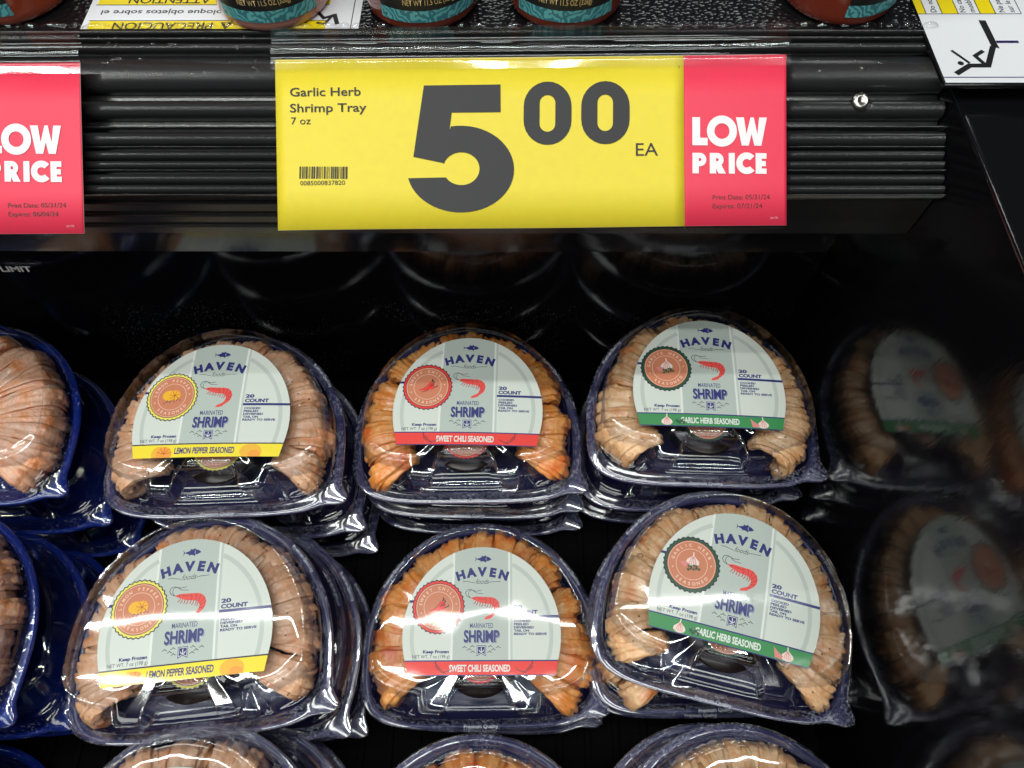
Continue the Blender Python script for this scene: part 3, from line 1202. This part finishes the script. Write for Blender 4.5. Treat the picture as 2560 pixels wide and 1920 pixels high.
def fish(A, x, y, s):
    pts = [(-4.6, 1.6), (-3.6, .2), (-2.2, .5), (-.8, 1.1), (-.9, 1.9), (.4, 1.5), (1.4, 2.2), (1.7, 1.5), (3.4, 1.0), (4.8, -.2), (3.2, -1.0), (1.8, -1.3), (1.5, -2.1), (.8, -1.4), (-.6, -1.2), (-1.2, -1.7), (-1.5, -.9), (-3.6, -.1), (-4.5, -1.6), (-4.1, 0)]
    A.poly([(x + a * s, y + b * s) for a, b in pts], I['navy'])
    A.stroke([(x + 1.9 * s, y + .9 * s), (x + 1.5 * s, y), (x + 2.0 * s, y - .8 * s)], .25, I['sage'])


def shrimp_icon(A):
    back = [(-6.3, 19.0), (-3.5, 19.7), (-.5, 19.6), (2.5, 19.4), (5.5, 19.3), (7.6, 18.6), (9.3, 17.0), (10.0, 15.0), (9.7, 12.8), (8.6, 10.9), (7.0, 9.6), (6.2, 9.1), (5.4, 8.1), (3.0, 7.4), (1.4, 7.5), (2.2, 8.7), (4.4, 9.7), (5.5, 10.2),
            (6.4, 11.8), (6.7, 13.4), (6.0, 14.7), (4.6, 15.6), (2.0, 15.9), (-.6, 16.3), (-3.0, 17.3), (-5.0, 18.1)]
    A.poly(back, I['red'])
    for p in ([(1.7, 19.5), (2.7, 17.6), (2.0, 15.9)], [(4.3, 19.3), (5.0, 17.2), (4.6, 15.6)], [(7.0, 18.8), (6.6, 16.6), (6.0, 14.8)], [(9.2, 17.0), (7.8, 15.3), (6.6, 14.0)], [(9.9, 14.6), (8.2, 13.6), (6.7, 13.0)], [(9.3, 12.0), (7.8, 11.9), (6.3, 11.6)], [(6.7, 9.5), (6.0, 9.9), (5.4, 10.1)], [(-2.6, 19.2), (-1.2, 18.4), (1.9, 18.2)]):
        A.stroke(p, .28, I['deepred'])
    for x0, y0, x1, y1 in ((-3.2, 17.3, -4.6, 15.6), (-2.2, 17.0, -3.2, 14.9), (-1.0, 16.5, -1.4, 14.6), (.6, 16.2, -.2, 14.2), (2.2, 15.9, 1.5, 14.4), (3.5, 15.7, 2.6, 13.6), (4.8, 15.4, 4.2, 13.2), (5.7, 14.8, 5.2, 12.8)):
        A.stroke([(x0, y0), ((x0 + x1) / 2 + .3, (y0 + y1) / 2), (x1, y1)], .4, I['deepred'])
    A.stroke([(-6.2, 18.9), (-8.2, 19.8), (-9.2, 21.5), (-8.4, 23.2), (-6.6, 23.6), (-3.6, 22.6), (-.4, 23.0)], .28, I['dark'])
    A.stroke([(-6.2, 18.8), (-7.6, 20.6), (-7.2, 22.6), (-5.6, 23.4), (-3.2, 21.6), (.6, 21.2)], .24, I['dark'])
    A.disc(-4.0, 18.8, .32, I['dark'], 10)


def garlic_icon(A, x, y, s, fl=1):
    A.poly([(x + a * s * fl, y + b * s) for a, b in ((-.3, 5.0), (.2, 5.1), (.5, 3.2), (1.6, 2.2), (3.2, .9), (3.4, -.6), (2.0, -1.8), (0, -2.1), (-2.0, -1.8), (-3.2, -.4), (-2.6, 1.2), (-1.0, 2.4), (-.2, 3.2))], I['garlic'])
    for k in (-1.5, -.4, .7, 1.8):
        A.stroke([(x + .1 * fl * s, y + 3.0 * s), (x + k * .8 * fl * s, y + 1.0 * s), (x + k * fl * s, y - 1.5 * s)], .35 * s, I['pink'])


def chili_icon(A, x, y, s, fl=1, m='stripe_red'):
    A.stroke([(x + a * s * fl, y + b * s) for a, b in ((2.6, 3.0), (2.2, 1.6), (.8, .2), (-1.2, -1.4), (-4.4, -2.4))], 1, I[m], taper=(2.6 * s, .2 * s))
    A.stroke([(x + a * s * fl, y + b * s) for a, b in ((2.6, 3.0), (3.4, 4.2), (3.0, 5.2))], .6 * s, I['dark'])
    A.stroke([(x + a * s * fl, y + b * s) for a, b in ((1.4, 2.4), (-.2, .6), (-2.4, -1.2))], .22 * s, I['dark'])


def lemon_icon(A, x, y, s):
    A.disc(x - 1.8 * s, y + .2 * s, 4.2 * s, I['fruit'], 26, 3.4 * s)
    A.disc(x + 1.6 * s, y + .2 * s, 3.6 * s, I['orange'], 26, 3.5 * s)
    A.disc(x + 1.6 * s, y + .2 * s, 3.2 * s, I['fruit'], 26, 3.1 * s)
    for k in range(7):
        a = k * 2 * pi / 7 + .3
        A.stroke([(x + 1.6 * s, y + .2 * s), (x + 1.6 * s + 3.1 * s * cos(a), y + .2 * s + 3.0 * s * sin(a))], .3 * s, I['deepred'])


FLAV = {
    'lemon': dict(stripe='yellow', rim='paleY', name='LEMON PEPPER', txt='navy', stext='dark'),
    'chili': dict(stripe='stripe_red', rim='stripe_red', name='SWEET CHILI', txt='white', stext='white'),
    'garlic': dict(stripe='green', rim='dkgreen', name='GARLIC HERB', txt='white', stext='white'),
}


def badge(A, fl, x, y, r, full=True):
    F = FLAV[fl]
    A.disc(x, y, r * 1.04, I['dark'], 240, None, .022, 34)
    A.disc(x, y, r * .995, I[F['rim']], 240, None, .022, 34)
    A.disc(x, y, r * .915, I['dark'], 60)
    A.disc(x, y, r * .895, I['terra'], 60)
    A.ring(x, y, r * .855, r * .87, I['peach'])
    A.ring(x, y, r * .565, r * .583, I['peach'])
    nm = F['name']
    A.arctext(nm, x, y, r * .715, radians(102), r * .115, I['peach'], 13.2 if len(nm) > 11 else 14.0, .02)
    A.arctext('SEASONED', x, y, r * .715, radians(-82), r * .115, I['peach'], 13.5, .02, True)
    for a in (200, 8):
        p = (x + r * .715 * cos(radians(a)), y + r * .715 * sin(radians(a)))
        A.poly([(p[0] + q * cos(k * pi / 4), p[1] + q * sin(k * pi / 4)) for k, q in zip(range(8), [.7, .22] * 4)], I['peach'])
    if fl == 'lemon':
        lemon_icon(A, x, y + .6, .92)
        for k in range(10):
            A.disc(x - 4 + k * .95 + (k % 2) * .3, y - 3.9 + .19 * k + (k * 7 % 3) * .5, .36, I['dark'], 8)
    elif fl == 'chili':
        chili_icon(A, x - .4, y - .2, 1.0)
        chili_icon(A, x + .6, y - 1.2, .95, 1, 'deepred')
        A.stroke([(x - 4.8, y - 2.0), (x - .5, y - 1.2), (x + 3.6, y - .6)], 2.0, I['stripe_red'], taper=(.3, 2.2))
        A.stroke([(x + 3.6, y - .6), (x + 5.6, y + .2), (x + 5.9, y + 1.0)], .5, I['dark'])
    else:
        garlic_icon(A, x + .2, y + 1.2, 1.05)
        A.poly([(x - 6.0, y + .3), (x - 3.6, y + 1.0), (x - 1.4, y + .2), (x - 1.6, y - 1.6), (x - 3.8, y - 2.2), (x - 5.2, y - 1.0)], I['pink'])
        for k in range(9):
            a, b = x - 1.4 + (k % 5) * 1.35, y - 3.0 + (k // 5) * 1.5 + .4 * (k % 2) + .3 * (k % 5)
            A.poly([(a + q * cos(j * pi / 5 + k), b + q * sin(j * pi / 5 + k)) for j, q in zip(range(10), [1.15, .45] * 5)], I['dkgreen'])


def label_art(fl):
    F = FLAV[fl]
    A = Art()
    out = [(LA * cos(2 * pi * i / 120), LB * sin(2 * pi * i / 120)) for i in range(120)]
    A.poly(out, I['cream'])
    A.rect(-15.6, 14.7, -LC, LB, I['sage'])
    A.rect(14.7, 15.8, -LC, LB, I['white'])
    A.rect(15.8, 17.0, -LC, LB, I['ring'])
    A.rect(-16.8, -15.6, -LC, LB, I['white'])
    for a0, a1 in ((-40, 63.5), (115.5, 220)):
        A.ring(0, 0, LA * .855, LA * .905, I['ring'], 60, radians(a0), radians(a1), LB / LA)
    A.rect(16.8, LA, 8.3, 9.7, I['navy'])
    A.rect(-LA, -34, 16.7, 18.1, I['navy'])
    # wordmark
    fish(A, .4, 40.6, 1.02)
    A.arctext('HAVEN', 0, -6.0, 39.6, radians(90.0), 4.9, I['navy'], 9.0, .065, xs=1.05)
    A.text('foods', .2, 26.6, 2.7, I['dark'], width=7.6, align='C', shear=.42, bold=-.004)
    A.stroke([(-10.8, 27.9), (-8.6, 28.1), (-6.0, 27.5), (-4.0, 27.2)], .25, I['dark'])
    A.stroke([(3.9, 27.4), (6, 27.8), (10.6, 27.9)], .25, I['dark'])
    shrimp_icon(A)
    A.text('MARINATED', 0, 2.9, 2.5, I['navy'], width=12.8, align='C', bold=.008)
    A.text('SHRIMP', .5, -4.75, 6.1, I['shade'], width=19.6, align='C', bold=.03)
    A.text('SHRIMP', 0, -4.3, 6.1, I['navy'], width=19.4, align='C', bold=.03)
    A.poly([(-2.5, -6.2), (2.5, -6.2), (2.5, -11.7), (0, -10.4), (-2.5, -11.7)], I['navy'])
    A.stroke([(-2.05, -6.7), (2.05, -6.7), (2.05, -10.9), (0, -9.8), (-2.05, -10.9), (-2.05, -6.7)], .25, I['white'])
    A.stroke([(0, -7.2), (0, -9.4)], .35, I['white'])
    A.stroke([(-1.3, -8.4), (-.9, -9.2), (0, -9.5), (.9, -9.2), (1.3, -8.4)], .35, I['white'])
    for sx in (-1, 1):
        for x, y in ((-9.2, -7.0), (-4.9, -6.6), (-6.6, -8.2), (-4.6, -9.4)):
            A.stroke([(sx * (x - 1.3), y - .4), (sx * (x - .5), y - .1), (sx * x, y + .5), (sx * (x + .5), y - .1), (sx * (x + 1.3), y - .4)], .3, I['dark'])
    A.text('20', 17.6, 13.1, 2.0, I['navy'], width=5.0, bold=.05)
    A.text('COUNT', 17.6, 10.3, 2.1, I['navy'], width=13.4, bold=.05)
    for t_, y, w in (('COOKED', 6.0, 9.2), ('PEELED', 4.3, 8.2), ('DEVEINED', 2.6, 11.0), ('TAIL ON', .9, 8.4), ('READY TO SERVE', -.8, 18.0)):
        A.text(t_, 17.8, y, 1.2, I['navy'], width=w, bold=.045)
    A.text('Keep Frozen', -17.6, -10.0, 1.6, I['navy'], width=14.2, align='R', bold=.045)
    A.text('NET WT. 7 oz (198 g)', -17.2, -12.6, 1.7, I['dark'], width=20.4, align='R')
    badge(A, fl, -24.2, 14.4, 14.0)
    # flavour stripe
    A.rect(-LA, LA, -LC, -13.6, I['dark' if fl == 'lemon' else 'navy'])
    A.rect(-LA, LA, -LC + (0 if fl == 'lemon' else .5), -14.3, I[F['stripe']])
    A.text(F['name'] + ' SEASONED', -.8, -19.4, 3.4, I[F['txt']], width=33, align='C', bold=.035, shear=.06 if fl == 'lemon' else 0)
    if fl == 'lemon':
        A.disc(-25.5, -19.3, 4.6, I['fruit'], 24, 4.2)
        A.disc(-23.0, -19.6, 4.4, I['orange'], 24, 4.2)
        for k in range(5):
            a = radians(15 + k * 36)
            A.stroke([(-23, -19.6), (-23 + 4.2 * cos(a), -19.6 + 4 * sin(a))], .25, I['deepred'])
        A.disc(24.5, -18.6, 6.0, I['fruit'], 28, 4.4)
        A.disc(26.5, -20.4, 3.4, I['orange'], 24, 2.6)
    elif fl == 'chili':
        for x, f in ((-22, -1), (25, 1)):
            chili_icon(A, x, -18.6, .85, f, 'deepred')
            A.stroke([(x - f * 1, -20), (x - f * 5, -18.8), (x - f * 6.2, -17.8)], .35, I['dark'])
    else:
        garlic_icon(A, -25, -18.9, .95, -1)
        garlic_icon(A, 29, -18.9, .95, 1)
        A.poly([(22, -15.5), (24, -17.2), (27, -19.0), (26.5, -20.5), (23, -20.4)], I['pink'])
        for k in range(4):
            A.poly([(-19.5 + k * 1.3 + q * cos(j * pi / 5 + k), -18.2 - (k % 2) + q * sin(j * pi / 5 + k)) for j, q in zip(range(10), [1.5, .6] * 5)], I['dkgreen'])
    return A


# straight cuts that trim all print to the label outline
CLIPS = [((0, -LC), (0, -1))]
for i in range(-14, 195, 4):
    a = radians(i)
    p = (LA * cos(a), LB * sin(a))
    n_ = Vector((cos(a) / LA, sin(a) / LB)).normalized()
    CLIPS.append((p, tuple(n_)))

ART = {fl: label_art(fl) for fl in FLAV}
LOFF = .0080     # label centre ahead of the flange centre (metres, +y = towards the back)


def label_mesh(fl, warp, amp=.00010, tiltx=0.0):
    def fn(x, y, z):
        X, Y = x / 1000, y / 1000
        w = amp * noise.noise(Vector((X * 28 + warp, Y * 28, warp * 1.7))) + amp * .5 * noise.noise(Vector((X * 60, Y * 60 + warp, warp)))
        return Vector((X, Y + LOFF, HTOP + .00045 + dome(X, Y + LOFF) + w + z * 9e-6))
    return ART[fl].build('label', fn, grid=(-42, 44, -19, 47), step=3.0, clip=CLIPS)


CUPM = mat('dark sauce cup', (.010, .006, .006), .2)
CUP_ME = lathe('sauce_cup', [(.0175, -.0100), (.0200, .006), (.0215, .0105), (.0208, .0118), (.0, .0118)], 36)
CUPL = {}
for fl in FLAV:
    A = Art()
    badge(A, fl, 0, 0, 14.0)
    CUPL[fl] = A.build('cup_label', lambda x, y, z: Vector((x / 1000, y / 1000, .0124 + z * 9e-6)))

SH_N = 26


def ring_scale(a):
    # the ring of tails follows the tray outline (distance from the ring centre to the lid wall)
    best = None
    for t in ST:
        p = W0_(t) - Vector((0, .004))
        d = abs(math.atan2(sin(math.atan2(p.y, p.x) - a), cos(math.atan2(p.y, p.x) - a)))
        if best is None or d < best[0]:
            best = (d, p.length)
    return best[1] * .94 / .0592


def add_shrimp(root, fl, seed, angles, jit=1.0):
    r = random.Random(seed)
    for a in angles:
        a += r.uniform(-.7, .7) * jit
        o = link('shrimp', r.choice(SHRIMP_MESH[fl]), root)
        ar = radians(a)
        k = ring_scale(ar) * r.uniform(.95, 1.02)
        o.rotation_euler = (r.uniform(-.20, .20), r.uniform(-.03, .06), ar + r.uniform(-.09, .09))
        o.scale = (k, r.uniform(1.0, 1.22), r.uniform(.92, 1.0))
        o.location = (0, .004, r.uniform(-.0014, .0002))


def tray_pack(fl, loc, yaw, tilt, roll, label, colour='navy', group=None, top=True, warp=0.0, amp=.0001, lettering=True, angles=None, under=()):
    root = tag(empty('shrimp_tray', loc, (radians(tilt), radians(roll), radians(yaw))), label, 'shrimp tray', group)
    link('tray', TRAY[colour], root)
    link('lid', LID[colour], root)
    if top:
        if fl != 'plain':
            lb_ = link('label', label_mesh(fl, warp, amp), root)
            lb_.rotation_euler.z = radians(1.6 * sin(warp * 5))
            lb_.location.x = .0012 * sin(warp * 9)
            c = link('sauce_cup', CUP_ME, root, CUPM)
            c.location = (0, -.003, 0)
            cl = link('cup_label', CUPL[fl], c)
        n = SH_N if fl != 'plain' else 20
        add_shrimp(root, fl, int(warp * 10) + 7, angles or [-27 + 234 * i / (n - 1) for i in range(n)])
    else:
        add_shrimp(root, fl, int(warp * 10) + 7, list(under))
    if lettering and colour == 'navy':
        for e_ in EMB_ME:
            link('flange_lettering', e_, root)
    return root


TRAY_BOTTOM = .0108


def stack(fl, lx, ly, lz, yaw, tilt, roll, top_label, under_labels, colour='navy', group=None, warp=0.0, amp=.0001, jit=None, under=(150, 160, 170)):
    """lx,ly,lz = centre of the label face of the top tray"""
    R = Matrix.Rotation(radians(yaw), 3, 'Z') @ Matrix.Rotation(radians(roll), 3, 'Y') @ Matrix.Rotation(radians(tilt), 3, 'X')
    off = R @ Vector((0, LOFF, HTOP))
    base = Vector((lx, ly, lz)) - off
    tray_pack(fl, base, yaw, tilt, roll, top_label, colour, group, True, warp, amp)
    n = len(under_labels)
    zb = FLOOR + TRAY_BOTTOM + .0025 + .036 * sin(radians(abs(tilt)))
    pitch = (base.z - zb) / n if n else 0
    r = random.Random(int(warp * 100) + 5)
    for i, lb in enumerate(under_labels):
        j = jit[i] if jit else (r.uniform(-.004, .004), r.uniform(-.003, .003), r.uniform(-4, 4))
        k = 1 - (i + 1) / n
        tray_pack(fl, base + Vector((j[0], j[1], -pitch * (i + 1))), yaw * .4 + j[2], tilt * (.5 + .5 * k), roll * k, lb, colour, group, False, warp + i + 1, under=under)


# label-centre positions of the six fronted trays
stack('lemon', -.1706, .1799, -.3681, 2.0, 4.6, -1.0, 'lemon pepper shrimp tray in the back row under the rail',
      ['middle tray of the back row lemon pepper stack', 'bottom tray of the back row lemon pepper stack'], group='back row trays', warp=1.1, jit=[(.006, .002, -3), (.008, .003, -5)])
stack('chili', -.0311, .1943, -.3834, .8, 5.0, 0, 'sweet chili shrimp tray in the back row under the price card',
      ['middle tray of the back row sweet chili stack', 'bottom tray of the back row sweet chili stack'], group='back row trays', warp=2.3, jit=[(.001, .002, -1), (.003, .002, -2)])
stack('garlic', .1100, .2020, -.3750, -1.5, 4.3, .5, 'garlic herb shrimp tray in the back row beside the mirrored side panel',
      ['middle tray of the back row garlic herb stack', 'bottom tray of the back row garlic herb stack'], group='back row trays', warp=3.2, jit=[(-.004, -.001, 2), (-.006, .002, -2)])
stack('lemon', -.1678, .0682, -.3827, 6.0, 4.7, -1.5, 'lemon pepper shrimp tray in the middle row, turned a little to the left',
      ['middle tray of the lemon pepper stack in the middle row', 'bottom tray of the lemon pepper stack in the middle row'], group='middle row trays', warp=4.4, amp=.00014, jit=[(.008, .005, -9), (.010, .006, -8)])
stack('chili', -.0212, .0762, -.4216, 1.0, 5.1, 0, 'sweet chili shrimp tray in the middle row with a bright lamp streak across its label',
      ['tray under the middle row sweet chili tray'], group='middle row trays', warp=5.7, amp=.00034, jit=[(.000, .000, -2)])
stack('garlic', .1115, .0850, -.3865, -13.0, 4.9, 1.0, 'garlic herb shrimp tray in the middle row, turned clockwise on its stack',
      ['straight tray under the turned garlic herb tray', 'bottom tray of the turned garlic herb stack'], group='middle row trays', warp=6.1, jit=[(-.002, .000, 8), (-.002, .000, 6)], under=(160, 172, 184, 195, 204, 211, -16, -27))
# front row, cut off by the bottom of the photo
stack('lemon', -.1580, -.0380, -.3920, 3, 5, 0, 'lemon pepper shrimp tray in the front row cut off by the bottom edge',
      ['tray under the front row lemon pepper tray', 'bottom tray of the front row lemon pepper stack'], group='front row trays', warp=7.3, jit=[(.009, .003, -4), (.010, .004, 4)])
stack('chili', -.0200, -.0420, -.4050, 0, 5, 0, 'sweet chili shrimp tray in the front row cut off by the bottom edge',
      ['tray under the front row sweet chili tray'], group='front row trays', warp=8.2)
stack('garlic', .1090, -.0370, -.3950, -2, 5, 0, 'garlic herb shrimp tray in the front row cut off by the bottom edge',
      ['tray under the front row garlic herb tray', 'bottom tray of the front row garlic herb stack'], group='front row trays', warp=9.6, jit=[(-.008, .002, 3), (-.006, .002, -3)])
# blue trays at the left edge
stack('plain', -.3280, .1850, -.3660, 0, 5, 0, 'blue tray of orange shrimp at the left edge, topmost of the back stack',
      ['second blue tray of the back left stack', 'third blue tray of the back left stack'], 'blue', 'blue trays at the left', 10.5, jit=[(.006, -.003, 0), (.008, -.004, -3)])
stack('plain', -.3200, .0700, -.3720, -3, 5, 0, 'blue tray at the left edge beside the turned lemon pepper tray, topmost of its stack',
      ['second blue tray beside the turned lemon pepper tray', 'third blue tray beside the turned lemon pepper tray'], 'blue', 'blue trays at the left', 11.5, jit=[(.008, -.001, 0), (.010, .002, 2)])
stack('plain', -.3120, -.0450, -.3820, 0, 5, 0, 'blue tray at the lower left corner of the photo',
      ['blue tray under the one at the lower left corner', 'bottom blue tray at the lower left corner'], 'blue', 'blue trays at the left', 12.5)
